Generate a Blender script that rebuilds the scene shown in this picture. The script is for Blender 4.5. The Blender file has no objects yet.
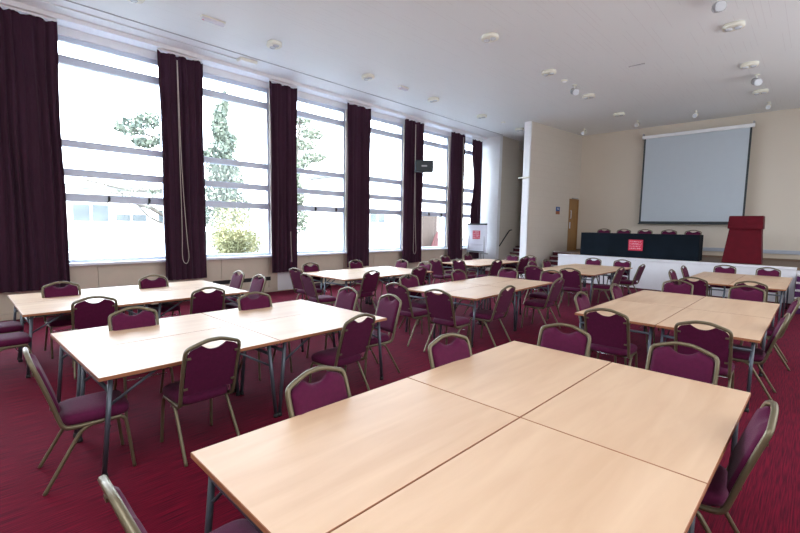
import bpy, bmesh, math, random
from mathutils import Vector, Matrix
random.seed(7)
C = bpy.context.scene.collection
PI = math.pi

# ------------------------------------------------------------ materials
def new_mat(name):
    m = bpy.data.materials.new(name); m.use_nodes = True
    nt = m.node_tree
    return m, nt, nt.nodes['Principled BSDF']

def mat(name, col, rough=.6, metal=0, var=.06, scale=(6, 6, 6), spec=.5, bump=0, bscale=80, coat=0, sheen=0, detail=4):
    m, nt, b = new_mat(name)
    N = nt.nodes.new; L = nt.links.new
    tc = N('ShaderNodeTexCoord'); mp = N('ShaderNodeMapping'); mp.inputs['Scale'].default_value = scale
    nz = N('ShaderNodeTexNoise'); nz.inputs['Scale'].default_value = 1; nz.inputs['Detail'].default_value = detail
    L(tc.outputs['Object'], mp.inputs['Vector']); L(mp.outputs[0], nz.inputs['Vector'])
    rp = N('ShaderNodeValToRGB')
    rp.color_ramp.elements[0].position = .3; rp.color_ramp.elements[1].position = .7
    rp.color_ramp.elements[0].color = [c * (1 - var) for c in col] + [1]
    rp.color_ramp.elements[1].color = [min(1, c * (1 + var)) for c in col] + [1]
    L(nz.outputs['Fac'], rp.inputs[0]); L(rp.outputs[0], b.inputs['Base Color'])
    b.inputs['Roughness'].default_value = rough; b.inputs['Metallic'].default_value = metal
    b.inputs['Specular IOR Level'].default_value = spec
    b.inputs['Coat Weight'].default_value = coat
    b.inputs['Sheen Weight'].default_value = sheen
    if bump:
        n2 = N('ShaderNodeTexNoise'); n2.inputs['Scale'].default_value = bscale; n2.inputs['Detail'].default_value = 3
        L(tc.outputs['Object'], n2.inputs['Vector'])
        bp = N('ShaderNodeBump'); bp.inputs['Strength'].default_value = bump; bp.inputs['Distance'].default_value = .01
        L(n2.outputs['Fac'], bp.inputs['Height']); L(bp.outputs[0], b.inputs['Normal'])
    return m

def carpet_mat():
    m, nt, b = new_mat('carpet')
    N = nt.nodes.new; L = nt.links.new
    tc = N('ShaderNodeTexCoord')
    mp = N('ShaderNodeMapping'); mp.inputs['Scale'].default_value = (140, 4, 1)
    nz = N('ShaderNodeTexNoise'); nz.inputs['Scale'].default_value = 1; nz.inputs['Detail'].default_value = 3
    L(tc.outputs['Object'], mp.inputs[0]); L(mp.outputs[0], nz.inputs['Vector'])
    rp = N('ShaderNodeValToRGB'); e = rp.color_ramp.elements
    e[0].position = .36; e[0].color = (.072, .0014, .011, 1)
    e[1].position = .62; e[1].color = (.19, .0024, .020, 1)
    L(nz.outputs['Fac'], rp.inputs[0])
    n2 = N('ShaderNodeTexNoise'); n2.inputs['Scale'].default_value = .9; n2.inputs['Detail'].default_value = 5
    L(tc.outputs['Object'], n2.inputs['Vector'])
    mx = N('ShaderNodeMix'); mx.data_type = 'RGBA'; mx.blend_type = 'MULTIPLY'; mx.inputs[0].default_value = .35
    L(rp.outputs[0], mx.inputs[6]); L(n2.outputs['Fac'], mx.inputs[7]); L(mx.outputs[2], b.inputs['Base Color'])
    b.inputs['Roughness'].default_value = .9; b.inputs['Specular IOR Level'].default_value = .10
    b.inputs['Sheen Weight'].default_value = .03; b.inputs['Sheen Tint'].default_value = (.75, .55, 1, 1)
    bp = N('ShaderNodeBump'); bp.inputs['Strength'].default_value = .35; bp.inputs['Distance'].default_value = .006
    L(nz.outputs['Fac'], bp.inputs['Height']); L(bp.outputs[0], b.inputs['Normal'])
    return m

def ceiling_mat():
    m, nt, b = new_mat('painted_boards')
    N = nt.nodes.new; L = nt.links.new
    tc = N('ShaderNodeTexCoord')
    sx = N('ShaderNodeSeparateXYZ'); L(tc.outputs['Object'], sx.inputs[0])
    mt = N('ShaderNodeMath'); mt.operation = 'MULTIPLY'; mt.inputs[1].default_value = 1 / .095; L(sx.outputs['X'], mt.inputs[0])
    fr = N('ShaderNodeMath'); fr.operation = 'FRACT'; L(mt.outputs[0], fr.inputs[0])
    ls = N('ShaderNodeMath'); ls.operation = 'LESS_THAN'; ls.inputs[1].default_value = .05; L(fr.outputs[0], ls.inputs[0])
    mp = N('ShaderNodeMapping'); mp.inputs['Scale'].default_value = (10, .8, 1); L(tc.outputs['Object'], mp.inputs[0])
    nz = N('ShaderNodeTexNoise'); nz.inputs['Scale'].default_value = 1; L(mp.outputs[0], nz.inputs['Vector'])
    gt = N('ShaderNodeMath'); gt.operation = 'GREATER_THAN'; gt.inputs[1].default_value = .56; L(nz.outputs['Fac'], gt.inputs[0])
    mu = N('ShaderNodeMath'); mu.operation = 'MULTIPLY'; L(ls.outputs[0], mu.inputs[0]); L(gt.outputs[0], mu.inputs[1])
    mx = N('ShaderNodeMix'); mx.data_type = 'RGBA'
    mx.inputs[6].default_value = (.90, .93, .955, 1); mx.inputs[7].default_value = (.78, .79, .82, 1)
    L(mu.outputs[0], mx.inputs[0]); L(mx.outputs[2], b.inputs['Base Color'])
    b.inputs['Roughness'].default_value = .55; b.inputs['Specular IOR Level'].default_value = .3
    return m

def brick_mat(name, col, mort):
    m, nt, b = new_mat(name)
    N = nt.nodes.new; L = nt.links.new
    tc = N('ShaderNodeTexCoord'); sp = N('ShaderNodeSeparateXYZ'); cb = N('ShaderNodeCombineXYZ')
    L(tc.outputs['Object'], sp.inputs[0])
    ad = N('ShaderNodeMath'); L(sp.outputs['X'], ad.inputs[0]); L(sp.outputs['Y'], ad.inputs[1])
    L(ad.outputs[0], cb.inputs[0]); L(sp.outputs['Z'], cb.inputs[1])
    br = N('ShaderNodeTexBrick'); br.inputs['Scale'].default_value = 1
    br.inputs['Color1'].default_value = (*col, 1); br.inputs['Color2'].default_value = (*[c * .985 for c in col], 1)
    br.inputs['Mortar'].default_value = (*mort, 1); br.inputs['Mortar Size'].default_value = .006
    br.inputs['Brick Width'].default_value = .45; br.inputs['Row Height'].default_value = .225
    L(cb.outputs[0], br.inputs['Vector']); L(br.outputs['Color'], b.inputs['Base Color'])
    b.inputs['Roughness'].default_value = .6; b.inputs['Specular IOR Level'].default_value = .3
    return m

def beech_mat():
    m, nt, b = new_mat('beech_laminate')
    N = nt.nodes.new; L = nt.links.new
    tc = N('ShaderNodeTexCoord'); mp = N('ShaderNodeMapping'); mp.inputs['Scale'].default_value = (16, 2.2, 1)
    L(tc.outputs['Object'], mp.inputs[0])
    oi = N('ShaderNodeObjectInfo'); ad = N('ShaderNodeVectorMath'); ad.operation = 'ADD'
    ml = N('ShaderNodeVectorMath'); ml.operation = 'SCALE'; ml.inputs['Scale'].default_value = 40
    cb = N('ShaderNodeCombineXYZ'); L(oi.outputs['Random'], cb.inputs[0]); L(oi.outputs['Random'], cb.inputs[1])
    L(cb.outputs[0], ml.inputs[0]); L(mp.outputs[0], ad.inputs[0]); L(ml.outputs[0], ad.inputs[1])
    nz = N('ShaderNodeTexNoise'); nz.inputs['Scale'].default_value = .55; nz.inputs['Detail'].default_value = 6; nz.inputs['Distortion'].default_value = .6
    L(ad.outputs[0], nz.inputs['Vector'])
    rp = N('ShaderNodeValToRGB'); e = rp.color_ramp.elements
    e[0].position = .3; e[0].color = (.61, .41, .265, 1); e[1].position = .7; e[1].color = (.70, .50, .34, 1)
    L(nz.outputs['Fac'], rp.inputs[0]); L(rp.outputs[0], b.inputs['Base Color'])
    b.inputs['Roughness'].default_value = .42; b.inputs['Specular IOR Level'].default_value = .6
    return m

def glass_mat():
    m = bpy.data.materials.new('window_glass'); m.use_nodes = True
    nt = m.node_tree; nt.nodes.clear(); N = nt.nodes.new; L = nt.links.new
    out = N('ShaderNodeOutputMaterial'); mx = N('ShaderNodeMixShader'); tr = N('ShaderNodeBsdfTransparent')
    gl = N('ShaderNodeBsdfGlossy'); gl.inputs['Roughness'].default_value = .02; gl.inputs['Color'].default_value = (.9, .95, 1, 1)
    lw = N('ShaderNodeLayerWeight'); lw.inputs['Blend'].default_value = .5
    pw = N('ShaderNodeMath'); pw.operation = 'POWER'; pw.inputs[1].default_value = 6; L(lw.outputs['Facing'], pw.inputs[0])
    fr = N('ShaderNodeMath'); fr.operation = 'MULTIPLY_ADD'; fr.inputs[1].default_value = .25; fr.inputs[2].default_value = .03; L(pw.outputs[0], fr.inputs[0])
    tr.inputs['Color'].default_value = (.97, .985, 1, 1)
    L(fr.outputs[0], mx.inputs[0]); L(tr.outputs[0], mx.inputs[1]); L(gl.outputs[0], mx.inputs[2]); L(mx.outputs[0], out.inputs[0])
    return m

def leaf_mat(name, c1, c2):
    m, nt, b = new_mat(name)
    N = nt.nodes.new; L = nt.links.new
    tc = N('ShaderNodeTexCoord'); nz = N('ShaderNodeTexNoise'); nz.inputs['Scale'].default_value = 2.2
    L(tc.outputs['Object'], nz.inputs['Vector'])
    rp = N('ShaderNodeValToRGB'); e = rp.color_ramp.elements
    e[0].position = .35; e[0].color = (*c1, 1); e[1].position = .65; e[1].color = (*c2, 1)
    L(nz.outputs['Fac'], rp.inputs[0]); L(rp.outputs[0], b.inputs['Base Color']); b.inputs['Roughness'].default_value = .8
    return m

M = {}
M['carpet'] = carpet_mat()
M['ceiling'] = ceiling_mat()
M['glass'] = glass_mat()
M['beech'] = beech_mat()
M['edge'] = mat('table_edge', (.33, .13, .06), .45)
M['cream'] = mat('cream_paint', (.72, .66, .58), .6, var=.02, scale=(.8, .8, .8))
M['cream_panel'] = mat('cream_panel', (.66, .58, .47), .55, var=.02)
M['beige'] = brick_mat('beige_block', (.66, .60, .53), (.62, .56, .49))
M['back'] = mat('beige_back_wall', (.68, .61, .52), .6, var=.02, scale=(.5, .5, .5))
M['white'] = mat('white_paint', (.86, .87, .90), .45, var=.02)
M['sillw'] = mat('white_sill', (.80, .82, .90), .35, var=.02)
M['winframe'] = mat('window_frame_paint', (.66, .74, .88), .4, var=.03)
M['stagew'] = mat('stage_white', (.80, .80, .84), .5, var=.02)
M['stagetop'] = mat('stage_floor', (.16, .10, .065), .5, var=.2, scale=(3, 20, 1))
M['dark'] = mat('dark_slot', (.012, .010, .012), .6)
M['seam'] = mat('seam_shadow', (.35, .29, .22), .8)
M['groove_shade'] = mat('groove_shade_grey', (.45, .44, .46), .8)  # grey that stands for shade in the ceiling gap
M['fabric'] = mat('purple_fabric', (.080, .005, .036), .75, var=.12, scale=(40, 40, 40), bump=.15, bscale=400, sheen=.06, spec=.15)
M['frame'] = mat('gold_frame', (.15, .125, .075), .36, metal=.45, var=.05, scale=(20, 20, 20), spec=.6)
M['chrome_frame'] = mat('grey_leg_paint', (.075, .09, .115), .32, metal=.35, var=.05, spec=.6)
M['rubber'] = mat('black_rubber', (.012, .012, .014), .7)
M['steel'] = mat('bright_steel', (.55, .56, .58), .25, metal=.9)
M['curtain'] = mat('aubergine_curtain', (.044, .015, .032), .85, var=.15, scale=(3, 3, .6), bump=.1, bscale=200, sheen=.05, spec=.2)
M['cord'] = mat('cream_cord', (.55, .5, .45), .6)
M['plastic'] = mat('white_plastic', (.82, .81, .72), .35)
M['lens'] = mat('grey_lens', (.62, .66, .72), .15, coat=.5)
M['greyplastic'] = mat('grey_plastic', (.36, .36, .38), .5)
M['black'] = mat('black_plastic', (.012, .022, .028), .4)
M['cloth'] = mat('black_cloth', (.004, .008, .014), .85, var=.2, scale=(2, 2, 2), spec=.15)
M['screen'] = mat('projection_fabric', (.50, .56, .62), .8, var=.01)
M['lectern'] = mat('red_velvet', (.095, .001, .008), .8, var=.1, sheen=.1, spec=.2)
M['door'] = mat('oak_veneer', (.33, .175, .062), .45, var=.12, scale=(20, 20, 2))
M['red'] = mat('sign_red', (.62, .015, .06), .5)
M['pink'] = mat('sign_lettering', (.80, .45, .52), .5)
M['redsoft'] = mat('print_red', (.66, .05, .10), .5)
M['paper'] = mat('white_board', (.72, .72, .80), .4, var=.02)
M['greyink'] = mat('grey_print', (.48, .48, .56), .5)
M['blue'] = mat('sign_blue', (.02, .10, .33), .5)
M['orange'] = mat('sign_brown', (.36, .12, .05), .5)
M['riser'] = mat('dark_red_riser', (.085, .004, .016), .8)
M['riser2'] = mat('purple_riser', (.07, .008, .08), .8)
M['nosing'] = mat('pale_nosing', (.55, .52, .55), .5)
M['ledge'] = mat('blue_grey_trunking', (.44, .48, .56), .5)
M['skirt'] = mat('brown_skirting', (.20, .13, .085), .5)
M['grass'] = mat('sunlit_grass', (.060, .068, .042), .9, var=.15, scale=(.6, .6, .6))
M['paving'] = mat('pale_paving', (.12, .12, .115), .9, var=.05)
M['render'] = mat('white_render', (.78, .76, .72), .8, var=.03)
M['winblue'] = mat('distant_glass', (.055, .07, .075), .5, var=.4, scale=(1, 1, 1))
M['slate'] = mat('pale_roof', (.10, .10, .10), .8)
M['leaf_con'] = leaf_mat('conifer_needles', (.055, .075, .06), (.13, .15, .11))
M['leaf_pale'] = leaf_mat('pale_leaves', (.09, .11, .08), (.18, .19, .14))
M['leaf_bush'] = leaf_mat('bush_leaves', (.14, .145, .065), (.30, .28, .14))
M['bark'] = mat('bark', (.06, .05, .04), .9, var=.2)
M['brickred'] = mat('red_board', (.12, .02, .02), .6)
M['peach'] = mat('peach_render', (.10, .065, .05), .7)

# ------------------------------------------------------------ geometry helpers
def box(bm, x0, x1, y0, y1, z0, z1, mi=0, bev=0):
    vs = [bm.verts.new(p) for p in [(x0, y0, z0), (x1, y0, z0), (x1, y1, z0), (x0, y1, z0), (x0, y0, z1), (x1, y0, z1), (x1, y1, z1), (x0, y1, z1)]]
    fs = []
    for f in [(0, 3, 2, 1), (4, 5, 6, 7), (0, 1, 5, 4), (1, 2, 6, 5), (2, 3, 7, 6), (3, 0, 4, 7)]:
        fc = bm.faces.new([vs[i] for i in f]); fc.material_index = mi; fs.append(fc)
    if bev:
        es = list({e for f in fs for e in f.edges})
        r = bmesh.ops.bevel(bm, geom=es, offset=bev, segments=2, affect='EDGES', profile=.5)
        for f in r['faces']: f.material_index = mi
    return fs

def sweep(bm, pts, ra, rb=None, n=8, a0=None, mi=0, cap=True, closed=False):
    """tube with a rounded section along pts; a0 = first section axis (radius ra); carried by parallel transport"""
    rb = ra if rb is None else rb
    pts = [Vector(p) for p in pts]; k = len(pts)
    T = []
    for i in range(k):
        if closed: t = pts[(i + 1) % k] - pts[i - 1]
        else: t = pts[min(i + 1, k - 1)] - pts[max(i - 1, 0)]
        T.append(t.normalized())
    if a0 is None:
        a0 = Vector((0, 0, 1)) if abs(T[0].z) < .9 else Vector((1, 0, 0))
    a = Vector(a0); a = (a - T[0] * a.dot(T[0])).normalized()
    rings = []
    for i in range(k):
        if i:
            q = T[i - 1].rotation_difference(T[i]); a = q @ a
            a = (a - T[i] * a.dot(T[i])).normalized()
        b = T[i].cross(a)
        ring = []
        for j in range(n):
            th = 2 * PI * (j + .5) / n
            c, s = math.cos(th), math.sin(th)
            e = .72
            c2 = math.copysign(abs(c) ** e, c); s2 = math.copysign(abs(s) ** e, s)
            ring.append(bm.verts.new(pts[i] + a * ra * c2 + b * rb * s2))
        rings.append(ring)
    fs = []
    rg = range(k) if closed else range(k - 1)
    for i in rg:
        r0, r1 = rings[i], rings[(i + 1) % k]
        for j in range(n):
            f = bm.faces.new((r0[j], r0[(j + 1) % n], r1[(j + 1) % n], r1[j])); f.smooth = True; f.material_index = mi; fs.append(f)
    if cap and not closed:
        f = bm.faces.new(list(reversed(rings[0]))); f.material_index = mi
        f = bm.faces.new(rings[-1]); f.material_index = mi
    return fs

def lathe(bm, prof, n=24, axis=(0, 0), mi=0, sx=1, sy=1, power=1):
    rings = []
    for r, z in prof:
        ring = []
        for j in range(n):
            th = 2 * PI * j / n; c, s = math.cos(th), math.sin(th)
            c = math.copysign(abs(c) ** power, c); s = math.copysign(abs(s) ** power, s)
            ring.append(bm.verts.new((axis[0] + r * sx * c, axis[1] + r * sy * s, z)))
        rings.append(ring)
    for a, b in zip(rings, rings[1:]):
        for j in range(n):
            f = bm.faces.new((a[j], a[(j + 1) % n], b[(j + 1) % n], b[j])); f.smooth = True; f.material_index = mi
    f = bm.faces.new(list(reversed(rings[0]))); f.material_index = mi
    f = bm.faces.new(rings[-1]); f.material_index = mi

def smooth_path(pts, it=2):
    pts = [Vector(p) for p in pts]
    for _ in range(it):
        q = [pts[0]]
        for a, b in zip(pts, pts[1:]):
            q += [a.lerp(b, .25), a.lerp(b, .75)]
        q.append(pts[-1]); pts = q
    return pts

def link(name, bm, mats, parent=None, loc=None):
    bmesh.ops.recalc_face_normals(bm, faces=bm.faces[:])
    me = bpy.data.meshes.new(name); bm.to_mesh(me); bm.free()
    if not isinstance(mats, (list, tuple)): mats = [mats]
    for m in mats: me.materials.append(m)
    o = bpy.data.objects.new(name, me); C.objects.link(o)
    if parent: o.parent = parent
    if loc: o.location = loc
    return o

def tag(o, label, cat, group=None, kind=None):
    o['label'] = label; o['category'] = cat
    if group: o['group'] = group
    if kind: o['kind'] = kind
    return o

def thing(name, label, cat, loc=(0, 0, 0), rz=0, group=None):
    o = bpy.data.objects.new(name, None); C.objects.link(o); o.empty_display_size = .1
    o.location = loc; o.rotation_euler = (0, 0, rz)
    return tag(o, label, cat, group)

def B():
    return bmesh.new()

def boxobj(name, dims, m, parent=None, bev=0, loc=None):
    bm = B(); box(bm, *dims, bev=bev)
    return link(name, bm, m, parent, loc)

def struct(name, boxes, m, parent=None, bev=0):
    bm = B()
    for b in boxes:
        if len(b) == 7: box(bm, *b[:6], mi=b[6])
        else: box(bm, *b)
    o = link(name, bm, m, parent)
    if parent is None: o['kind'] = 'structure'
    return o

def dup(root, loc, rz, label, group=None):
    r = root.copy(); C.objects.link(r); r.location = loc; r.rotation_euler = (0, 0, rz)
    r['label'] = label
    if group: r['group'] = group
    for ch in list(root.children):
        c = ch.copy(); C.objects.link(c); c.parent = r
        for g in list(ch.children):
            d = g.copy(); C.objects.link(d); d.parent = c
    return r

# ------------------------------------------------------------ room constants
XW = -10.35          # window wall face
CZ = 5.46            # ceiling
YB = 17.5            # back wall
XS = -7.15           # side wall beside the stage
YR = 15.45           # short return wall after the windows
XR = -9.42           # left wall of the stair recess
YS, ZS = 14.25, .93  # stage front and height
RX = 3.2; YF = -3.2

bm = B(); box(bm, XW - .3, RX, YF, 20.2, -.1, 0)
link('floor', bm, M['carpet'])['kind'] = 'structure'
bm = B(); box(bm, XW - .3, RX, YF, 20.2, CZ, CZ + .2)
link('ceiling', bm, M['ceiling'])['kind'] = 'structure'

# piers between windows
piers = [-1.4 + 2.5 * k for k in range(7)]          # -1.4 ... 13.6
PW = .25
SILL = .98; HEAD = 5.22
bx = [(XW - .3, XW, YF, YR + .1, 0, SILL - .02)]
for p in piers: bx.append((XW - .3, XW, p - PW, p + PW, SILL - .02, HEAD))
bx.append((XW - .3, XW, YF, piers[0] - .9, SILL - .02, HEAD)); bx.append((XW - .3, XW, 15.3, YR + .1, SILL - .02, HEAD))
struct('wall_left', bx, M['cream'])
struct('trim_8', [(XW - .3, XW, YF, YR + .1, HEAD, CZ)], M['white'])
# wall panels under the sills, with joints
bm = B()
y = -3.0
while y < 15.3:
    box(bm, XW, XW + .025, y + .006, min(y + 1.244, 15.44), .12, SILL - .05)
    y += 1.25
o = link('trim_1', bm, M['cream_panel']); o['kind'] = 'structure'
struct('baseboard_left', [(XW, XW + .035, YF, YR, 0, .11)], M['cream_panel'])
tag(boxobj('access_panel', (XW + .025, XW + .04, 6.0, 6.5, .02, .56), M['white'], bev=.004), 'pale grey-white access panel low on the wall beneath the third curtain', 'panel')
g = thing('heater_grille', 'long black slot grille low on wall between second and third curtains', 'grille', (XW + .025, 4.9, 0))
boxobj('slot', (0, .006, -.62, .9, .31, .41), M['dark'], g)
bm = B(); box(bm, 0, .012, -.64, .92, .41, .425); box(bm, 0, .012, -.64, .92, .295, .31)
link('rim', bm, M['cream_panel'], g)
struct('trim_2', [(XW - .04, XW + .16, -3.0, YR, SILL - .05, SILL)], M['sillw'])

# windows
nwin = 0
for k in range(7):
    y0 = piers[k] + PW; y1 = (piers[k + 1] - PW) if k < 6 else 15.3
    nwin += 1
    bm = B(); f = .06
    xa, xb = XW - .14, XW - .05
    box(bm, xa, xb, y0, y0 + f, SILL, HEAD); box(bm, xa, xb, y1 - f, y1, SILL, HEAD)
    box(bm, xa, xb, y0 + f, y1 - f, HEAD - .09, HEAD); box(bm, xa, xb, y0 + f, y1 - f, SILL, SILL + .06)
    for (z0, z1) in [(4.72, 4.87), (3.20, 3.33), (2.65, 2.79), (2.17, 2.32)]:
        box(bm, xa - .02, xb + .02, y0 + f, y1 - f, z0, z1)
        box(bm, xb + .02, xb + .035, y0 + f, y1 - f, z1 - .03, z1 - .01)
    w = link('window_%d' % nwin, bm, M['winframe']); w['kind'] = 'structure'
    boxobj('pane', (XW - .104, XW - .098, y0 + f, y1 - f, SILL + .06, HEAD - .09), M['glass'], w)
    if k in (1, 3, 5):
        for hy in (y0 + .62 * (y1 - y0) - .35, y0 + .62 * (y1 - y0) + .38):
            bm = B(); box(bm, xb + .02, xb + .05, hy, hy + .035, 2.20, 2.30)
            sweep(bm, [(xb + .05, hy + .02, 2.27), (xb + .08, hy + .03, 2.25), (xb + .08, hy - .03, 2.16)], .009)
            link('handle', bm, M['dark'], w)

# ceiling trims beside the windows
struct('trim_3', [(-9.33, -9.305, YF, YR, CZ - .012, CZ), (XW, XW + .02, YF, YR, CZ - .03, CZ)], M['groove_shade'])  # thin grey strip puts the shadow gap's shade in as colour
struct('trim_4', [(XW + .02, -9.33, YF, YR, CZ - .006, CZ)], M['white'])
struct('trim_5', [(XW, XW + .35, YF, YR, CZ - .09, CZ - .007)], M['white'])
bm = B(); sweep(bm, [(-9.62, YF + .1, CZ - .02), (-9.62, 4.62, CZ - .02)], .012)
tag(link('cable_conduit', bm, M['white']), 'thin white cable conduit running along the ceiling edge above the windows', 'conduit')

# walls at the far left
struct('wall_return', [(XW - .3, XR, YR, YR + .2, 0, CZ)], M['white'])
struct('wall_recess', [(XR - .2, XR, YR + .2, 17.0, 0, CZ), (XR - .95, XR - .2, 17.0, 17.2, 0, CZ)], M['beige'])
struct('wall_recess_back', [(XR - 1.1, -7.0, 19.4, 19.6, 0, CZ), (XR - 1.15, XR - .95, 17.0, 19.6, 0, CZ)], M['beige'])
struct('wall_pillar', [(-7.64, -7.40, 14.1, 14.16, 0, CZ)], M['white'])
SW = math.atan2(.37, 3.48)
def on_side(o):
    o.location = (-7.38, 14.16, 0); o.rotation_euler = (0, 0, -SW); return o
on_side(struct('wall_side', [(-.26, 0, 0, 2.72, 0, CZ), (-.26, 0, 2.72, 3.44, 2.96, CZ), (-.26, 0, 3.44, 5.3, 0, CZ)], M['beige']))
struct('wall_back', [(XS - .1, RX, YB + .12, YB + .32, 0, CZ)], M['back'])
struct('wall_right', [(RX, RX + .2, YF, YB + .2, 0, CZ)], M['cream'])
struct('wall_front', [(XW - .3, RX, YF - .2, YF, 0, CZ)], M['cream'])

# door in side wall
bm = B(); box(bm, -.06, -.02, 2.76, 3.40, ZS, 2.92)
dr = link('door_1', bm, M['door']); dr['kind'] = 'structure'; on_side(dr)
bm = B(); box(bm, -.08, .015, 2.72, 2.76, ZS, 2.96); box(bm, -.08, .015, 3.40, 3.44, ZS, 2.96); box(bm, -.08, .015, 2.76, 3.40, 2.92, 2.96)
link('door_frame', bm, M['door'], dr)
bm = B(); box(bm, -.02, -.005, 2.84, 2.90, 1.80, 2.05); sweep(bm, [(-.02, 2.87, 2.2), (.02, 2.87, 2.2), (.02, 2.87, 2.5), (-.02, 2.87, 2.5)], .014)
link('door_handle', bm, M['paper'], dr)
on_side(tag(boxobj('door_closer', (.0, .06, 2.9, 3.3, 2.97, 3.0), M['greyplastic']), 'thin grey door closer arm above the wooden door', 'door closer'))

# ------------------------------------------------------------ stage
st = thing('stage', 'white panelled raised stage with brown floor along the back wall', 'stage', (-3.3, YS, 0))
X0, X1 = -6.28 + 3.3, -.30 + 3.3
bm = B(); box(bm, X0, RX + 3.3 - .01, .02, YB - YS + .1, ZS - .06, ZS); box(bm, -3.75, X0, 1.8, YB - YS + .1, ZS - .06, ZS)
link('stage_floor', bm, M['stagetop'], st)
bm = B(); n = 5; box(bm, X0, X0 + .02, .02, 1.8, .0, ZS - .06)
for i in range(n):
    a = X0 + (X1 - X0) * i / n; b = X0 + (X1 - X0) * (i + 1) / n
    box(bm, a + .004, b - .004, -.0, .02, 0.05, ZS - .045)
link('front_panel', bm, M['stagew'], st)
boxobj('edge_nosing', (X0, X1, -.03, .10, ZS - .045, ZS + .012), M['stagew'], st, bev=.006)
boxobj('right_infill', (X1 + .002, RX + 3.29, .03, .05, 0, ZS - .06), M['stagew'], st)
boxobj('skirting', (X0, X1, -.012, .0, 0, .05), M['riser'], st)

def steps(name, label, x0, x1, yend, n, rise, run, mr, mn, top=None):
    t = thing(name, label, 'steps', ((x0 + x1) / 2, yend, 0)); w = (x1 - x0) / 2
    for i in range(n):
        z = rise * (i + 1); y = -(n - i) * run
        boxobj('riser', (-w, w, y, y + run if i < n - 1 else 0, 0 if i == 0 else rise * i - .0, z - .025), mr, t)
        boxobj('tread', (-w - .0, w, y - .02, y + run, z - .025, z), mn, t)
    return t
steps('stage_steps', 'dark red carpeted steps up to the stage beside the side wall', -7.16, -6.30, 16.05, 6, .155, .27, M['riser'], M['nosing'])
steps('stage_steps', 'purple steps with pale nosings at the right end of the stage', -.28, .75, YS + .0, 5, .155, .27, M['riser2'], M['nosing'])
steps('recess_stairs', 'dark red stairs with pale nosings rising inside the recess behind the pillar', XR + .01, -7.75, 17.08, 6, .155, .27, M['riser'], M['nosing'])
boxobj('recess_landing', (XR - .95, -7.75, 17.08, 19.4, 0, .93), M['riser'])['kind'] = 'structure'
bpy.data.objects['recess_landing'].name = 'floor_landing'
hr = thing('handrail', 'thin black sloping handrail on the recess wall beside the stairs', 'handrail', (XR, 15.6, 0))
bm = B(); sweep(bm, smooth_path([(.05, 0, 1.04), (.05, .68, 1.62), (.05, .80, 1.69), (.05, .95, 1.70)]), .022)
link('rail', bm, M['black'], hr)
bm = B(); sweep(bm, [(0, .15, 1.12), (.05, .15, 1.165)], .01); sweep(bm, [(0, .6, 1.5), (.05, .6, 1.55)], .01)
link('bracket', bm, M['black'], hr)
# small wall items
t = thing('wall_notice', 'small blue and brown notice on the side wall left of the door', 'sign', (-7.38 + 1.9 * math.sin(SW), 14.16 + 1.9 * math.cos(SW), 2.46), -SW)
boxobj('upper_panel', (0, .012, -.13, .13, -.01, .15), M['blue'], t)
boxobj('lower_panel', (0, .012, -.13, .13, -.13, -.01), M['orange'], t)
bm = B(); box(bm, .012, .015, -.07, .07, .05, .07); box(bm, .012, .015, -.07, .04, .09, .11)
link('symbol', bm, M['paper'], t)
t = thing('wall_bar', 'short white bar fixing on the front face of the white pillar', 'fixing', (-7.54, 14.1, 3.55))
boxobj('mount', (-.05, .05, -.03, 0, -.03, .03), M['plastic'], t)
bm = B(); sweep(bm, [(-.24, -.05, 0), (.2, -.05, 0)], .025); link('bar', bm, M['plastic'], t)

# back wall ledge and skirting
struct('trim_6', [(-5.9, RX, YB + .02, YB + .12, 1.13, 1.24)], M['ledge'])
struct('trim_7', [(-5.9, RX, YB + .07, YB + .12, .98, 1.13)], M['cream_panel'])
struct('baseboard_back', [(XS, RX, YB + .05, YB + .12, .93, .985)], M['skirt'])

# projection screen
t = thing('projection_screen', 'large pulled-down projection screen with black border on the back wall', 'screen', (-3.2, 17.33, 2.04))
w = 1.50; h = 2.96
boxobj('screen_fabric', (-w + .055, w - .055, -.004, .004, .06, h), M['screen'], t)
bm = B(); box(bm, -w, -w + .055, -.006, .006, 0, h); box(bm, w - .055, w, -.006, .006, 0, h); box(bm, -w, w, -.012, .012, 0, .06)
link('black_border', bm, M['black'], t)
boxobj('bottom_bar', (-w - .03, w + .03, -.02, .02, -.035, 0), M['black'], t, bev=.005)
boxobj('pull_handle', (-.06, .06, -.03, .0, -.055, -.03), M['greyplastic'], t)
boxobj('roller_case', (-w - .06, w + .06, -.06, .06, h, h + .11), M['white'], t, bev=.015)
for s in (-1, 1): boxobj('end_bracket', (s * (w + .03) - .02, s * (w + .03) + .02, -.05, .065, h + .02, h + .18), M['greyplastic'], t)

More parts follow.
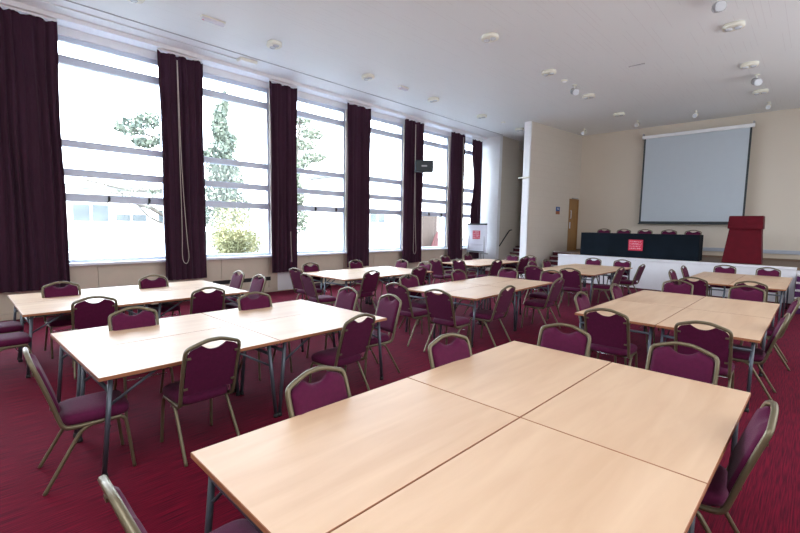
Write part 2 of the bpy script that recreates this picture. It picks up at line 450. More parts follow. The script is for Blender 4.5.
# black draped stage table
dt = thing('draped_table', 'long table on the stage under a floor-length black cloth', 'table', (-4.02, 14.85, ZS + .012))
W, D, Ht = 1.64, .30, .735
bm = B()
nu = 120
per = []
def ring_pts(z, flare):
    pts = []
    r = .05
    seg = [(-W, -D, 1, 0, 2 * W), (W, -D, 0, 1, 2 * D), (W, D, -1, 0, 2 * W), (-W, D, 0, -1, 2 * D)]
    for (x, y, dx, dy, L_) in seg:
        k = 90 if L_ > 2 else 14
        for i in range(k):
            u = i / k * L_
            amp = flare * (.010 * math.sin(u * 9 + 1.3 * math.sin(u * 2.1)) + .006 * math.sin(u * 23))
            nx, ny = dy, -dx
            pts.append((x + dx * u + nx * (amp + flare * .008), y + dy * u + ny * (amp + flare * .008), z))
    return pts
prev = None
for z, fl in [(Ht, 0), (Ht - .02, .25), (Ht * .6, .7), (Ht * .3, 1.), (0.0, 1.3)]:
    ring = [bm.verts.new(p) for p in ring_pts(z, fl)]
    if prev:
        for j in range(len(ring)):
            f = bm.faces.new((prev[j], prev[(j + 1) % len(ring)], ring[(j + 1) % len(ring)], ring[j])); f.smooth = True
    else: bm.faces.new(ring)
    prev = ring
link('table_cloth', bm, M['cloth'], dt)
boxobj('tabletop', (-W + .02, W - .02, -D + .02, D - .02, Ht - .04, Ht - .01), M['beech'], dt)

def logo(parent, w, h, red, ink, y=-.002, name='red_panel'):
    boxobj(name, (-w / 2, w / 2, y, 0, 0, h), red, parent)
    bm = B(); rr = random.Random(3); rows = 4
    for r in range(rows):
        z0 = h * (.10 + r * .21); x = -w * .42
        while x < w * .38:
            lw = w * rr.choice((.06, .09, .12))
            hh = h * .14
            # a short stroke group standing in for one blurred letter
            box(bm, x, x + w * .02, y - .002, y, z0, z0 + hh)
            box(bm, x, x + lw, y - .002, y, z0 + (hh * .42 if rr.random() < .5 else hh * .8), z0 + (hh * .6 if rr.random() < .5 else hh))
            x += lw + w * .035
    link('lettering', bm, ink, parent)
t = thing('cloth_sign', 'small square red sign with pale lettering pinned on the black cloth front', 'sign', (-3.985, 14.515, 1.16))
logo(t, .40, .33, M['red'], M['pink'])

# lectern
t = thing('lectern', 'deep red fabric-covered lectern standing at the front of the stage', 'lectern', (-1.42, 14.95, ZS + .012))
bm = B()
def frustum(bm, a, b, z0, z1, y0a, y1a, y0b, y1b):
    lo = [bm.verts.new(p) for p in [(a[0], y0a, z0), (a[1], y0a, z0), (a[1], y1a, z0), (a[0], y1a, z0)]]
    hi = [bm.verts.new(p) for p in [(b[0], y0b, z1), (b[1], y0b, z1), (b[1], y1b, z1), (b[0], y1b, z1)]]
    bm.faces.new(lo[::-1]); bm.faces.new(hi)
    for i in range(4): bm.faces.new((lo[i], lo[(i + 1) % 4], hi[(i + 1) % 4], hi[i]))
frustum(bm, (-.44, .41), (-.33, .35), 0, .95, -.24, .25, -.18, .2)
link('body', bm, M['lectern'], t)
bm = B(); frustum(bm, (-.37, .38), (-.355, .37), .92, 1.27, -.24, .27, -.21, .24)
bmesh.ops.bevel(bm, geom=bm.edges[:], offset=.012, segments=2, affect='EDGES')
link('reading_top', bm, M['lectern'], t)

# flipchart
t = thing('flipchart', 'white flipchart easel with red square logo standing below last curtain', 'flipchart', (-9.64, 14.35, 0), -.05)
boxobj('board', (-.47, .47, -.012, .012, .80, 1.88), M['paper'], t, bev=.005)
boxobj('paper_pad', (-.43, .43, -.022, -.012, .87, 1.88), M['paper'], t)
boxobj('top_clamp', (-.47, .47, -.04, .014, 1.88, 1.94), M['black'], t, bev=.006)
boxobj('pen_tray', (-.38, .38, -.09, -.01, .835, .86), M['black'], t)
boxobj('tray_end', (.20, .58, -.06, -.013, .76, .80), M['greyplastic'], t)
bm = B(); box(bm, -.3, .30, -.0245, -.022, 1.115, 1.13); box(bm, -.24, .26, -.0245, -.022, 1.08, 1.09)
link('print_line', bm, M['greyink'], t)
bm = B(); box(bm, -.19, .17, -.026, -.022, 1.33, 1.66); link('red_square', bm, M['redsoft'], t)
bm = B(); rr = random.Random(5)
for r in range(4):
    x = -.175
    while x < .13:
        lw = rr.choice((.02, .03, .045)); z0 = 1.35 + r * .077
        box(bm, x, x + .009, -.028, -.026, z0, z0 + .05); box(bm, x, x + lw, -.028, -.026, z0 + rr.choice((0, .02, .04)), z0 + .05); x += lw + .014
link('lettering', bm, M['pink'], t)
for s in (-1, 1):
    bm = B(); sweep(bm, [(s * .34, .02, 1.8), (s * .44, -.12, 0.0)], .016); link('leg', bm, M['greyplastic'], t)
bm = B(); sweep(bm, [(0, .03, 1.8), (0, .45, 0.0)], .016); link('leg', bm, M['greyplastic'], t)

# loudspeaker
t = thing('loudspeaker', 'black box loudspeaker mounted on an arm in front of the fifth curtain', 'loudspeaker', (-9.55, 11.0, 3.77), math.radians(44))
boxobj('cabinet', (-.30, .30, -.13, .13, -.19, .19), M['black'], t, bev=.02)
boxobj('badge', (-.09, .09, -.134, -.13, -.025, .025), M['greyplastic'], t)
bm = B(); sweep(bm, [(-.05, .13, -.05), (-.2, .35, -.08), (-.48, .62, -.08)], .022); sweep(bm, [(.0, 0, -.19), (.0, .0, -.26), (-.02, .1, -.3)], .012)
link('bracket', bm, M['black'], t)

# ------------------------------------------------------------ curtains
def curtain(y0, y1, label, ztop=5.32, zbot=.53, cords=(), shape=None, n_pl=None, x0=XW + .26):
    t = thing('curtain', label, 'curtain', (x0, (y0 + y1) / 2, 0), 0, 'aubergine curtains along the window wall')
    W = (y1 - y0); n_pl = n_pl or max(4, int(W / .13)); nu = n_pl * 8; nv = 26
    rr = random.Random(int(y0 * 100) + 5)
    ph = rr.random() * 6; ph2 = rr.random() * 6
    bm = B(); rows = []
    for v in range(nv + 1):
        q = v / nv; z = zbot + (ztop - zbot) * q; row = []
        for u in range(nu + 1):
            p = u / nu
            wig = .010 * math.sin(3 * q * PI + p * 9 + ph)
            yy = (p - .5) * W * (1 - .03 * math.sin(q * PI)) + wig
            if shape: 
                lo, hi = shape(q); yy = lo + (hi - lo) * p - (y0 + y1) / 2
            th = 2 * PI * n_pl * (p + .025 * math.sin(2 * PI * p * 1.7 + ph))
            amp = .050 * (.65 + .35 * math.sin(p * 13 + ph2 + q * 1.1)) * (1.1 - .5 * q ** 5)
            xx = amp * math.sin(th + .35 * math.sin(q * 2.5 + p * 5)) + .012 * math.sin(2 * th + ph)
            row.append(bm.verts.new((xx, yy, z + (.018 * math.sin(th * .5 + ph) if v == nv else 0) + (.006 * math.sin(th) if v == 0 else 0))))
        rows.append(row)
    for a, b in zip(rows, rows[1:]):
        for j in range(nu):
            f = bm.faces.new((a[j], a[j + 1], b[j + 1], b[j])); f.smooth = True
    link('drape', bm, M['curtain'], t)
    boxobj('track', (-.02, .02, -W / 2, W / 2, ztop + .012, CZ - .095), M['white'], t)
    for (cy, za, zb, loop) in cords:
        bm = B(); c0 = cy - (y0 + y1) / 2
        if loop:
            pts = [(.085, c0, za), (.085, c0 + .015, (za + zb) / 2), (.085, c0 + .09, zb + .5), (.085, c0 + .13, zb + .15), (.085, c0 + .06, zb), (.085, c0 - .03, zb + .12), (.085, c0 - .005, zb + .7), (.085, c0 - .012, (za + zb) / 2), (.085, c0 - .01, za)]
        else:
            pts = [(.085, c0, za), (.085, c0 + .01, (za + zb) / 2), (.085, c0 + .03, zb)]
        sweep(bm, smooth_path(pts, 2), .007, n=6)
        link('cord', bm, M['cord'], t)
curtain(.42, 1.52, 'broad aubergine curtain at the far left edge of the windows')
curtain(3.16, 4.07, 'aubergine curtain with a long looped pull cord, second from the left', cords=[(3.52, 5.2, .86, True)])
curtain(5.70, 6.48, 'aubergine curtain between the second and third windows, above white access panel', cords=[(6.22, 1.6, .8, False)])
curtain(8.18, 9.08, 'plain aubergine curtain left of the one with the loudspeaker')
curtain(10.61, 11.6, 'aubergine curtain behind the black loudspeaker with hanging cord loop', cords=[(11.06, 5.2, .8, True)])
curtain(13.12, 14.0, 'aubergine curtain with bright vertical gap just left of the flipchart', cords=[(13.78, 5.2, .9, False), (13.80, 5.2, .9, False)])  # two pale cords side by side stand in for the bright gap
def sh7(q):
    # top wide, swept to one side half way down
    hi = 15.2 - .02 * q
    lo = 14.5 + (.0 if q < .45 else .15 * math.sin(min(1, (q - .45) / .4) * PI) )
    return lo, hi
curtain(14.5, 15.2, 'narrow gathered aubergine curtain directly above the flipchart', ztop=5.25, zbot=.5, shape=sh7, n_pl=5)

# ------------------------------------------------------------ ceiling fittings
def ceiling_lamp(proto=[None], **k):
    pass
L0 = thing('ceiling_light', 'x', 'ceiling light', (0, 0, CZ), 0, 'ceiling lights')
bm = B(); lathe(bm, [(.12, 0), (.16, -.0), (.165, -.045), (.158, -.07), (.12, -.07)], n=24, power=.8, sx=1.0, sy=.85); link('housing', bm, M['plastic'], L0)
for s in (-1, 1):
    bm = B(); lathe(bm, [(.06, -.069), (.06, -.075), (.048, -.088), (.024, -.092)], n=16, axis=(s * .067, 0)); link('lens', bm, M['lens'], L0)
rows = [(-8.25, (2.28, 4.78, 7.33, 9.85, 12.34, 14.85), 'in the row along the windows'),
        (-4.82, (7.4, 9.93, 12.38, 14.9), 'in the middle row'),
        (-1.36, (9.87, 12.34, 14.85), 'in the right-hand row')]
ordn = ['nearest', 'second', 'third', 'fourth', 'fifth', 'farthest']
first = True
for x, ys, ph in rows:
    for i, y in enumerate(ys):
        nm = ordn[i] if i < len(ys) - 1 else 'farthest'
        lab = '%s white twin-lens ceiling light %s' % (nm, ph)
        if first: L0.location = (x, y, CZ); L0['label'] = lab; first = False
        else: dup(L0, (x, y, CZ), 0, lab)
def batten(loc, rz, label, l=.42, w=.09, h=.07):
    t = thing('emergency_light', label, 'ceiling light', loc, rz)
    boxobj('base', (-w / 2, w / 2, -l / 2, l / 2, -.02, 0), M['plastic'], t)
    boxobj('cover', (-w / 2 + .008, w / 2 - .008, -l / 2 + .01, l / 2 - .01, -h, -.02), M['paper'], t, bev=.01)
    boxobj('indicator', (-.01, .01, -l / 2 + .02, -l / 2 + .05, -h - .004, -h), M['red'], t)
batten((-8.15, 3.5, CZ), 0, 'slim white rectangular light box on ceiling left of the nearest round lights')
batten((-8.2, 8.54, CZ), 0, 'short white rectangular light box between the round lights above the third window', .3, .12)
t = thing('junction_box', 'small white junction box at the end of the ceiling conduit', 'junction box', (-9.5, 4.84, CZ - .006), 0)
boxobj('body', (-.13, .07, -.2, .2, -.06, 0), M['plastic'], t, bev=.01)
boxobj('lid', (-.11, .05, -.17, .17, -.07, -.06), M['white'], t)
def detector(x, y, label):
    t = thing('smoke_detector', label, 'smoke detector', (x, y, CZ))
    bm = B(); lathe(bm, [(.07, 0), (.075, -.02), (.06, -.03)], n=16); link('base', bm, M['plastic'], t)
    bm = B(); lathe(bm, [(.05, -.03), (.045, -.055), (.02, -.06)], n=16); link('sensor', bm, M['white'], t)
detector(-8.2, 13.6, 'small round smoke detector near the far end of the window-side light row')
detector(-4.82, 10.78, 'small cream smoke detector beside the grey box in middle of ceiling')
t = thing('ceiling_grille', 'tiny grey slot vent alone in the middle of the ceiling', 'vent', (-3.2, 10.85, CZ))
boxobj('slot', (-.16, .16, -.03, .03, -.012, 0), M['greyplastic'], t); boxobj('slat', (-.15, .15, -.004, .004, -.02, -.012), M['white'], t)
def spot(x, y, rz, label, s=1, m='greyplastic', tilt=True):
    t = thing('spotlight', label, 'spotlight', (x, y, CZ), rz)
    bm = B(); lathe(bm, [(.05 * s, 0), (.05 * s, -.02), (.02 * s, -.03)], n=12); sweep(bm, [(0, 0, -.02), (0, 0, -.10 * s)], .012); link('mount', bm, M['plastic'], t)
    bm = B(); sweep(bm, [(0, .10 * s, -.10 * s), (0, -.14 * s, -.19 * s)], .065 * s, n=12); link('lamp_body', bm, M[m], t)
    bm = B(); sweep(bm, [(0, -.14 * s, -.19 * s), (0, -.155 * s, -.195 * s)], .058 * s, n=12); link('lens', bm, M['lens'], t)
spot(-4.77, 11.3, .6, 'grey box spotlight between second and third lights of the middle row', 1.2)
spot(-1.39, 8.55, .3, 'grey spotlight at the top right near the picture edge', 1.2)
spot(-1.31, 13.3, .3, 'grey spotlight between the two farthest right-hand ceiling lights', 1.2)
spot(-2.98, 16.1, 0, 'small white spotlight just above the projection screen', .9, 'plastic')
spot(-4.67, 16.3, 0, 'small white spotlight left of the projection screen near the back wall', .9, 'plastic')
spot(-6.48, 16.4, 0, 'small white spotlight in the far left ceiling corner above the door', .9, 'plastic')
spot(-1.28, 16.3, 0, 'small white spotlight right of the projection screen near the back wall', .9, 'plastic')

# ------------------------------------------------------------ chair
SH = .475
def make_chair():
    t = thing('banquet_chair', 'x', 'chair')
    # seat: rounded cushion
    bm = B(); n = 36; rings = []
    def outline(k, z, sh=1.0):
        r = []
        for j in range(n):
            th = 2 * PI * j / n; c, s = math.cos(th), math.sin(th); e = .42
            x = math.copysign(abs(c) ** e, c); y = math.copysign(abs(s) ** e, s)
            wx = .222 + .012 * y
            r.append(bm.verts.new((x * wx * k, .02 + y * .215 * k, z)))
        return r
    for k, z in [(.90, .412), (.975, .418), (1.0, .438), (.995, .458), (.95, .475), (.85, .486), (.6, .493), (.3, .495)]:
        rings.append(outline(k, z))
    for a, b in zip(rings, rings[1:]):
        for j in range(n):
            f = bm.faces.new((a[j], a[(j + 1) % n], b[(j + 1) % n], b[j])); f.smooth = True
    bm.faces.new(rings[0][::-1]); f = bm.faces.new(rings[-1]); f.smooth = True
    link('seat', bm, M['fabric'], t)
    # back panel
    def yb(z): return -.190 - .135 * (z - .46) / .46 - .012 * ((z - .46) / .46) ** 2
    bm = B(); nu, nv = 28, 14; hw = .203
    def ztop(x):
        ax = abs(x)
        base = .909 - .33 * max(0, ax - .065)
        if ax > .17: base -= (ax - .17) ** 2 * 22
        dip = .052 * (1 - min(1, ax / .098) ** 2.6)
        return base - dip
    F, Bk = [], []
    for i in range(nu + 1):
        x = -hw + 2 * hw * i / nu
        zt = ztop(x); zb_ = .505
        rf, rb = [], []
        for j in range(nv + 1):
            q = j / nv; z = zb_ + (zt - zb_) * q
            ed = min(1, min(i, nu - i) / 2.2, min(j, nv - j) / 1.6)
            bulge = .026 * math.sqrt(max(0, 1 - (1 - ed) ** 2)) + .004
            y = yb(z)
            rf.append(bm.verts.new((x, y + bulge, z))); rb.append(bm.verts.new((x, y - .012, z)))
        F.append(rf); Bk.append(rb)
    for i in range(nu):
        for j in range(nv):
            f = bm.faces.new((F[i][j], F[i + 1][j], F[i + 1][j + 1], F[i][j + 1])); f.smooth = True
            f = bm.faces.new((Bk[i][j], Bk[i][j + 1], Bk[i + 1][j + 1], Bk[i + 1][j]))
    for j in range(nv):
        bm.faces.new((F[0][j], F[0][j + 1], Bk[0][j + 1], Bk[0][j])); bm.faces.new((F[nu][j], Bk[nu][j], Bk[nu][j + 1], F[nu][j + 1]))
    for i in range(nu):
        bm.faces.new((F[i][0], Bk[i][0], Bk[i + 1][0], F[i + 1][0])); bm.faces.new((F[i][nv], F[i + 1][nv], Bk[i + 1][nv], Bk[i][nv]))
    link('backrest', bm, M['fabric'], t)
    # back frame + side rails: one bent tube
    half = [(.204, .17, .402), (.209, .0, .402), (.214, -.13, .402), (.218, -.178, .418), (.220, -.198, .47), (.221, yb(.6), .6), (.221, yb(.78), .78), (.221, yb(.82), .82), (.219, yb(.852), .852), (.210, yb(.874), .874), (.188, yb(.889), .889), (.070, yb(.927), .927), (.03, yb(.931), .931), (0, yb(.931), .931)]
    pts = half + [(-x, y, z) for x, y, z in half[-2::-1]]
    bm = B(); sweep(bm, smooth_path(pts, 2), 0.0148, .0145, n=8, a0=Vector((0, 0, 1)))
    for s in (-1, 1):
        for z in (.56, .81):
            box(bm, min(s * .212, s * .178), max(s * .212, s * .178), yb(z) - .022, yb(z) - .011, z - .008, z + .008)
    link('back_frame', bm, M['frame'], t)
    bm = B()
    box(bm, -.196, .196, .135, .155, .395, .413); box(bm, -.20, .20, -.13, -.11, .395, .413)
    link('seat_frame', bm, M['frame'], t)
    bm = B()
    sweep(bm, [(-.19, .10, .33), (.19, .10, .33)], .005, n=6); 
    link('stretcher', bm, M['steel'], t)
    for s in (-1, 1):
        bm = B(); sweep(bm, smooth_path([(s * .205, .10, .402), (s * .205, .165, .401), (s * .206, .192, .375), (s * .209, .202, .31), (s * .218, .235, 0)], 2), .012, .0125, n=8, a0=Vector((0, 0, 1)))
        link('leg', bm, M['frame'], t)
        bm = B(); sweep(bm, smooth_path([(s * .209, .05, .400), (s * .211, -.02, .398), (s * .215, -.075, .372), (s * .218, -.11, .32), (s * .232, -.30, .0)], 2), .012, .0125, n=8, a0=Vector((0, 0, 1)))
        link('leg', bm, M['frame'], t)
    return t
chair0 = make_chair()
used = [False]
def put_chair(tx, ty, rot, label, group, z=0):
    r = math.radians(rot)
    # (tx, ty) is where the top of the back stands; the chair's origin lies .33 in front of it
    ox, oy = tx - math.sin(r) * .33, ty + math.cos(r) * .33
    if not used[0]:
        used[0] = True; chair0.location = (ox, oy, z); chair0.rotation_euler = (0, 0, r); chair0['label'] = label; chair0['group'] = group
    else:
        dup(chair0, (ox, oy, z), r, label, group)

BL = {'A': 'the big foreground table', 'B': 'the table left of the foreground one', 'C': 'the far left table by the windows',
      'D': 'the pale table beneath the middle windows', 'E': 'the centre table', 'F': 'the table facing the black stage cloth',
      'G': 'the table nearest the flipchart', 'R': 'the right-hand table behind the foreground one', 'S': 'the table below the red lectern'}
GR = {k: 'purple chairs around ' + v for k, v in BL.items()}
ch = {
 'A': [(-2.10, 1.47, -84, 'nearer chair on window side'), (-2.07, 2.72, -96, 'farther chair on window side'),
       (-1.57, 3.80, 180, 'left chair at far end'), (-.67, 3.84, 177, 'right chair at far end'),
       (-.10, 2.80, 95, 'lone chair on right side'), (-1.57, .32, 0, 'cut-off chair at near left corner')],
 'B': [(-3.74, .30, -3, 'lone chair at near end'), (-3.20, 1.33, 92, 'angled nearer chair on right side'), (-3.12, 2.72, 95, 'farther chair on right side'),
       (-4.92, 1.23, -92, 'nearer chair on window side'), (-5.05, 2.60, -92, 'farther chair on window side'),
       (-4.62, 3.80, 178, 'left chair at far end'), (-3.79, 3.80, 174, 'right chair at far end')],
 'C': [(-7.62, 1.03, -90, 'nearer chair on window side'), (-7.72, 2.23, -86, 'farther chair on window side'), (-5.90, 1.10, 84, 'nearer chair on right side'),
       (-5.82, 2.36, 84, 'farther chair on right side'), (-7.50, 3.60, 180, 'left chair at far end'), (-6.74, 3.60, 180, 'right chair at far end'),
       (-7.25, .01, 3, 'left chair at near end'), (-6.47, .01, 3, 'right chair at near end')],
 'D': [(-8.19, 5.58, -90, 'nearer chair on window side'), (-8.21, 6.92, -90, 'farther chair on window side'), (-7.36, 4.66, 4, 'left chair at near end'),
       (-6.46, 4.30, -6, 'right chair at near end'), (-6.09, 5.58, 92, 'nearer chair on right side'), (-6.08, 6.95, 84, 'farther chair on right side'),
       (-7.6, 8.0, 180, 'left chair at far end'), (-6.82, 8.0, 178, 'right chair at far end')],
 'E': [(-5.2, 5.62, -92, 'nearer chair on window side'), (-5.18, 7.07, -90, 'farther chair on window side'), (-4.53, 4.63, 0, 'left chair at near end'),
       (-3.71, 4.60, 2, 'right chair at near end'), (-3.25, 5.72, 93, 'nearer chair on right side'), (-3.17, 7.3, 92, 'farther chair on right side'),
       (-4.70, 8.25, 180, 'left chair at far end'), (-3.88, 8.56, 178, 'right chair at far end')],
 'F': [(-4.64, 9.24, 0, 'left chair at near end'), (-3.84, 9.34, 0, 'right chair at near end'), (-5.35, 10.55, -90, 'nearer chair on window side'),
       (-5.35, 11.36, -90, 'farther chair on window side'), (-4.74, 13.24, 180, 'left chair at far end'), (-3.94, 13.24, 180, 'right chair at far end'),
       (-3.17, 10.6, 88, 'nearer chair on right side'), (-3.10, 11.98, 88, 'farther chair on right side')],
 'G': [(-8.05, 10.3, -90, 'nearer chair on window side'), (-8.09, 11.52, -90, 'farther chair on window side'), (-7.24, 8.86, 0, 'left chair at near end'),
       (-6.85, 9.35, -4, 'right chair at near end'), (-6.12, 10.15, 84, 'nearer chair on right side'), (-6.2, 11.8, 80, 'farther chair on right side'),
       (-7.04, 12.60, 180, 'left chair at far end'), (-6.46, 12.65, 180, 'right chair at far end')],
 'R': [(-2.27, 5.92, -88, 'nearer chair on left side'), (-2.25, 7.25, -88, 'farther chair on left side'), (-1.59, 4.88, 2, 'left chair at near end'),
       (-.72, 4.91, 0, 'right chair at near end'), (-.17, 6.1, 92, 'nearer chair on right side'), (-.12, 7.72, 95, 'farther chair on right side'),
       (-1.68, 8.72, 180, 'left chair at far end'), (-.74, 8.74, 180, 'right chair at far end')],
 'S': [(-1.6, 9.5, 0, 'left chair at near end'), (-.77, 9.6, 0, 'right chair at near end'), (-2.25, 10.94, -92, 'nearer chair on left side'),
       (-2.31, 12.42, -92, 'farther chair on left side'), (-1.63, 13.62, 180, 'left chair at far end'), (-.79, 13.66, 180, 'right chair at far end')],
}
for k, lst in ch.items():
    for (x, y, r, w_) in lst:
        put_chair(x, y, r, 'purple chair, %s of %s' % (w_, BL[k]), GR[k])
for o in list(C.objects):
    if o.get('group') in [GR[k] for k in 'BCDG']: o.scale = (.94, .97, 1)
for i, x in enumerate((-5.34, -4.70, -4.06, -3.38, -2.74)):
    put_chair(x, 15.75, 180, 'purple chair on the stage behind the black cloth, %s from left' % ['first', 'second', 'third', 'fourth', 'fifth'][i], 'purple chairs behind the draped stage table', ZS)
for o in [o for o in C.objects if o.get('group') == 'purple chairs behind the draped stage table']: o.scale = (.95, .95, .94)

# ------------------------------------------------------------ folding tables
TH = .74
def make_table(w, l):
    t = thing('folding_table', 'x', 'table')
    g = .0028
    bm = B(); x0, x1, y0, y1 = -w / 2 + g, w / 2 - g, -l / 2 + g, l / 2 - g
    fs = box(bm, x0, x1, y0, y1, TH - .026, TH)
    for i, f in enumerate(fs): f.material_index = 0 if i == 1 else 1
    es = [e for e in fs[1].edges]
    r = bmesh.ops.bevel(bm, geom=es, offset=.0025, segments=1, affect='EDGES')
    for f in r['faces']: f.material_index = 1
    link('tabletop', bm, [M['beech'], M['edge']], t)
    ix, iy, fy = w / 2 - .06, l / 2 - .085, l / 2 - .02
    for sy in (-1, 1):
        for sx in (-1, 1):
            bm = B(); sweep(bm, [(sx * ix, sy * fy, .03), (sx * ix, sy * iy, TH - .026)], .0155, n=12)
            lg = link('leg', bm, M['chrome_frame'], t)
            bm = B(); lathe(bm, [(.022, 0), (.022, .018), (.018, .035)], n=12, axis=(sx * ix, sy * fy)); link('rubber_foot', bm, M['rubber'], lg)
            bm = B(); sweep(bm, [(sx * (ix - .018), sy * (iy + .02), .50), (sx * (ix - .018), sy * (iy - .30), TH - .045)], .010, .005, n=8, a0=Vector((0, 0, 1)))
            link('brace', bm, M['chrome_frame'], t)
        bm = B(); sweep(bm, [(-ix, sy * (iy + .011), .615), (ix, sy * (iy + .011), .615)], .014, n=10)
        link('crossbar', bm, M['chrome_frame'], t)
        boxobj('mounting_bar', (-ix - .02, ix + .02, sy * (iy) - .018, sy * iy + .018, TH - .040, TH - .026), M['black'], t)
    for sx in (-1, 1):
        boxobj('side_rail', (sx * (ix - .03) - .01, sx * (ix - .03) + .01, -iy + .03, iy - .03, TH - .056, TH - .026), M['black'], t)
    return t
blocks = {'A': (-2.015, .71, 1.75, 2.92, -.6), 'B': (-5.12, .59, 1.70, 2.80, 1.5), 'C': (-8.14, .50, 1.82, 2.68, 0), 'D': (-8.12, 5.26, 1.60, 2.64, -1),
          'E': (-4.98, 5.27, 1.42, 2.86, 2.5), 'F': (-5.24, 10.22, 1.60, 2.92, 0), 'G': (-7.98, 9.95, 1.36, 2.48, 1), 'R': (-2.14, 5.42, 1.82, 3.03, 0), 'S': (-2.06, 10.62, 1.72, 2.95, 0)}
for k, (x, y, w, l, rot) in blocks.items():
    w2, l2 = w / 2, l / 2; r = math.radians(rot); src = None
    for j in range(2):
        for i in range(2):
            lx, ly = w2 * (i + .5), l2 * (j + .5)
            px, py = x + lx * math.cos(r) - ly * math.sin(r), y + lx * math.sin(r) + ly * math.cos(r)
            lab = 'beech-topped folding table, %s %s quarter of %s' % (('near', 'far')[j], ('left', 'right')[i], BL[k])
            if src is None:
                src = make_table(w2, l2); src.location = (px, py, 0); src.rotation_euler = (0, 0, r); src['label'] = lab; src['group'] = 'folding tables making up ' + BL[k]
            else: dup(src, (px, py, 0), r, lab)

# ------------------------------------------------------------ outside
bm = B()
gx = [XW - .3, -16, -20, -26, -60]; gz = [-.1, .35, .3, .45, .6]
vs = []
for x, z in zip(gx, gz): vs.append((bm.verts.new((x, -30, z)), bm.verts.new((x, 90, z))))
for i, (a, b) in enumerate(zip(vs, vs[1:])):
    f = bm.faces.new((a[0], b[0], b[1], a[1])); f.material_index = 0 if i in (0, 2) else 1
o = link('ground', bm, [M['paving'], M['grass']]); o['kind'] = 'structure'

def building(name, label, x, y0, y1, z0, z1, wins):
    t = thing(name, label, 'building', (x, (y0 + y1) / 2, 0)); yc = (y0 + y1) / 2
    boxobj('wall', (-5, 0, y0 - yc, y1 - yc, z0, z1), M['render'], t)
    boxobj('roof', (-5.2, .3, y0 - yc - .3, y1 - yc + .3, z1, z1 + .25), M['slate'], t)
    for (a, b, c, d) in wins:
        f = boxobj('window', (0, .05, a - yc, b - yc, c, d), M['render'], t)
        bm = B(); n = max(1, round((b - a) / .9)); w = (b - a) / n
        for i in range(n): box(bm, .05, .06, a - yc + i * w + .06, a - yc + (i + 1) * w - .06, c + .06, d - .06)
        link('pane', bm, M['winblue'], f)
building('low_building', 'overexposed white low building with a row of windows outside first window', -35, 3.0, 13.5, .3, 3.9,
         [(5.5, 7.6, 1.7, 2.95), (7.9, 9.9, 1.75, 2.35), (10.6, 12.2, 1.7, 2.7)])
building('pale_house', 'overexposed pale building seen dimly through the farther windows', -30, 24, 44, .3, 6, [(27, 29, 2, 3.4), (32, 34, 2, 3.4), (37, 39, 2, 3.4)])
# white railing on the bank
t = thing('white_railing', 'white post and rail fence on grass bank outside first window', 'railing', (-20, 5.3, 0))
for i in range(6):
    yy = -2.2 + i * .85; zz = .3 + max(0, (i - 1)) * .14
    boxobj('post', (-.04, .04, yy - .04, yy + .04, .25, zz + .45), M['white'], t)
bm = B(); sweep(bm, [(0, -2.4, .62), (0, -1.0, .68), (0, 2.4, 1.30)], .04); link('rail', bm, M['white'], t)
# leafy plants
def foliage(bm, blobs, n, size, rr):
    for _ in range(n):
        c, rad = rr.choice(blobs)
        while True:
            p = Vector((rr.uniform(-1, 1), rr.uniform(-1, 1), rr.uniform(-1, 1)))
            if .25 < p.length < 1: break
        p = Vector((c[0] + p.x * rad[0], c[1] + p.y * rad[1], c[2] + p.z * rad[2]))
        a = Vector((rr.gauss(0, 1), rr.gauss(0, 1), rr.gauss(0, 1))).normalized(); b = a.orthogonal().normalized()
        s = size * rr.uniform(.6, 1.4)
        bm.faces.new([bm.verts.new(p + a * s), bm.verts.new(p + b * s * .45), bm.verts.new(p - a * s), bm.verts.new(p - b * s * .45)])
def plant(name, label, cat, loc, blobs, n, size, m, trunk, seed):
    rr = random.Random(seed); t = thing(name, label, cat, loc)
    bm = B(); foliage(bm, blobs, n, size, rr); link('foliage', bm, m, t)
    bm = B()
    for path, r in trunk: sweep(bm, smooth_path(path, 1), r, n=8)
    link('trunk', bm, M['bark'], t)
plant('round_bush', 'round yellow-green bush just outside the second window', 'bush', (-16, 7.5, .3),
      [((0, 0, 1.3), (.8, .85, 1.1)), ((0, .3, .7), (.7, .75, .6)), ((.1, -.3, .8), (.6, .6, .7))], 5200, .05, M['leaf_bush'], [([(0, 0, 0), (0, 0, 1)], .05)], 1)
def conifer_blobs(h, r, k=9):
    return [((0, .15 * r * math.sin(i * 2.3), h * (.18 + .8 * i / k)), (r * (1 - .9 * i / k), r * (1 - .9 * i / k), h * .09)) for i in range(k + 1)]
plant('conifer_tree', 'tall pointed conifer, leftmost tree outside the second window', 'tree', (-30, 13.3, .5), conifer_blobs(9.6, 1.9), 5200, .16, M['leaf_con'], [([(0, 0, 0), (0, 0, 9)], .15)], 2)
plant('conifer_tree', 'shorter conifer right of the tall one outside the second window', 'tree', (-27, 17.0, .5), conifer_blobs(7.2, 1.1), 4200, .15, M['leaf_pale'], [([(0, 0, 0), (0, 0, 6.5)], .15)], 3)
plant('pine_tree', 'loose pine branches at the left of the third window', 'tree', (-30, 20.2, .5),
      [((0, -.6, 9.6), (1, 1.0, .5)), ((0, .3, 8.6), (1, 1.2, .5)), ((0, -.3, 7.6), (1, 1.0, .45)), ((0, .6, 6.7), (1, 1.1, .4)), ((0, -.7, 6.1), (1, .8, .4))], 1900, .15, M['leaf_pale'], [([(0, -1.2, 0), (0, -1.1, 5), (0, -.6, 9.8)], .09)], 4)
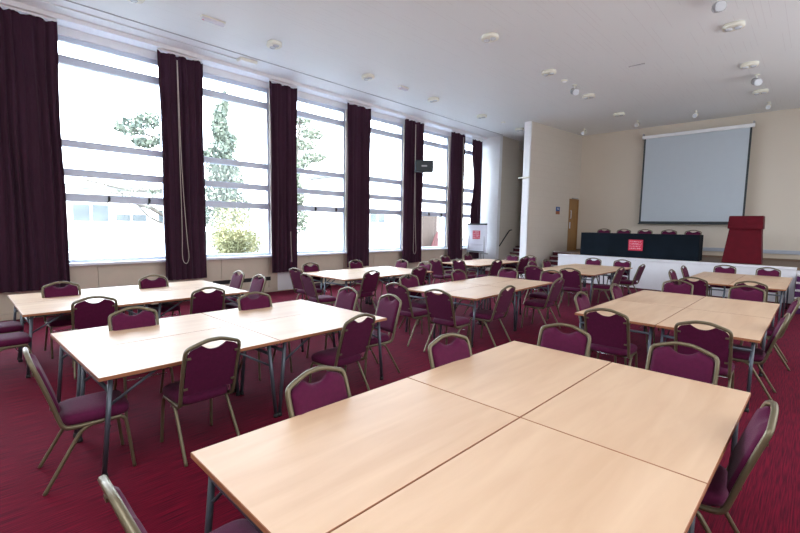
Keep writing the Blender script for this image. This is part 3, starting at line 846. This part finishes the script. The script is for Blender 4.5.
plant('pine_tree', 'sparse spreading pine branches outside the first window', 'tree', (-30, 10.4, .5),
      [((0, -2.6, 6.9), (.9, .9, .5)), ((0, -1.5, 7.5), (.9, 1.0, .5)), ((0, -.6, 6.4), (.9, .9, .4)), ((0, -1.9, 6.1), (.7, .7, .3)), ((0, .4, 7.2), (.9, .9, .6))], 1500, .15, M['leaf_con'],
      [([(0, 1.2, 0), (0, .9, 4), (0, .4, 7.2)], .14), ([(0, .9, 5), (0, -1, 6.4), (0, -2.8, 6.9)], .06), ([(0, .8, 4), (0, -2, 3.0), (0, -5, 3.6)], .06)], 5)
plant('bare_tree', 'bare pale branches overhanging the railing outside the first window', 'tree', (-22, 7.9, .4),
      [((0, -2, 2.5), (.6, 1.2, .5)), ((0, -.8, 2.2), (.6, 1.2, .5)), ((0, -1.5, 3.0), (.6, 1.6, .3))], 500, .07, M['leaf_pale'],
      [([(0, 0, 0), (0, -.3, 1.1), (0, -1.2, 1.9), (0, -2.4, 2.3)], .07), ([(0, -.3, 1.1), (0, -1.5, 1.5), (0, -2, 2.1)], .04), ([(0, -1.2, 1.9), (0, -2.2, 2.6), (0, -3.2, 2.6)], .03)], 6)
t = thing('red_hoarding', 'red and peach board standing outside the fifth window', 'board', (-13.2, 16.0, .1))
bm = B(); v = [bm.verts.new(p) for p in [(0, -.35, .3), (0, .35, .3), (0, .35, 1.5), (0, .1, 1.2)]]; bm.faces.new(v)
v2 = [bm.verts.new(p) for p in [(-.04, -.35, .3), (-.04, .35, .3), (-.04, .35, 1.5), (-.04, .1, 1.2)]]; bm.faces.new(v2[::-1])
for i in range(4): bm.faces.new((v[i], v2[i], v2[(i + 1) % 4], v[(i + 1) % 4]))
link('red_panel', bm, M['brickred'], t)
boxobj('peach_panel', (-.3, -.2, -.6, .5, 0, 2.4), M['peach'], t)

# ------------------------------------------------------------ light
w = bpy.data.worlds.new('World'); bpy.context.scene.world = w; w.use_nodes = True
nt = w.node_tree; bg = nt.nodes['Background']
tc = nt.nodes.new('ShaderNodeTexCoord'); sp = nt.nodes.new('ShaderNodeSeparateXYZ'); rp = nt.nodes.new('ShaderNodeValToRGB')
nt.links.new(tc.outputs['Generated'], sp.inputs[0]); nt.links.new(sp.outputs['Z'], rp.inputs[0]); nt.links.new(rp.outputs[0], bg.inputs[0])
rp.color_ramp.elements[0].color = (.82, .90, 1, 1); rp.color_ramp.elements[1].color = (.74, .87, 1, 1)
bg.inputs[1].default_value = 9.5
def area(name, loc, rot, sx, sy, e, col=(1, 1, 1), portal=False, spread=None):
    l = bpy.data.lights.new(name, 'AREA'); l.shape = 'RECTANGLE'; l.size = sx; l.size_y = sy; l.energy = e; l.color = col
    if portal: l.cycles.is_portal = True
    o = bpy.data.objects.new(name, l); C.objects.link(o); o.location = loc; o.rotation_euler = rot
    return o
for k in range(7):
    y0 = piers[k] + PW; y1 = (piers[k + 1] - PW) if k < 6 else 15.3
    area('window_portal', (XW - .25, (y0 + y1) / 2, (SILL + HEAD) / 2), (0, -PI / 2, 0), HEAD - SILL, y1 - y0, 1, portal=True)
area('fill_light', (-1.5, -1.2, CZ - .15), (math.radians(20), 0, 0), 6, 2.5, 170, (.93, .96, 1))  # unseen fill lamp added behind the camera to brighten the room
area('fill_light', (2.9, 7, 3.2), (0, math.radians(80), 0), 3.5, 14, 230, (.93, .96, 1))  # second added fill, beside the plain right wall; no fixture there
s = bpy.data.lights.new('sun', 'SUN'); s.energy = 5; s.angle = .02; s.color = (1, .97, .9)
so = bpy.data.objects.new('sun', s); C.objects.link(so)
so.rotation_euler = Vector((-.75, .25, -.7)).to_track_quat('-Z', 'Y').to_euler()

# ------------------------------------------------------------ camera
cam = bpy.data.cameras.new('camera'); co = bpy.data.objects.new('camera', cam); C.objects.link(co)
cam.sensor_width = 36; cam.lens = 19.4319; cam.clip_start = .05; cam.clip_end = 500
Rm = Matrix(((0.719404464495997, -0.07673647621290636, 0.6903395756304673),
             (0.6944058126122399, 0.0564827694469286, -0.7173634115048941),
             (0.01605564927252845, 0.9954502548967634, 0.0939202116288416)))
co.matrix_world = Matrix.Translation((0, 0, 1.8)) @ Rm.to_4x4()
bpy.context.scene.camera = co
vs_ = bpy.context.scene.view_settings
vs_.view_transform = 'Standard'; vs_.look = 'None'; vs_.exposure = .82; vs_.gamma = 1
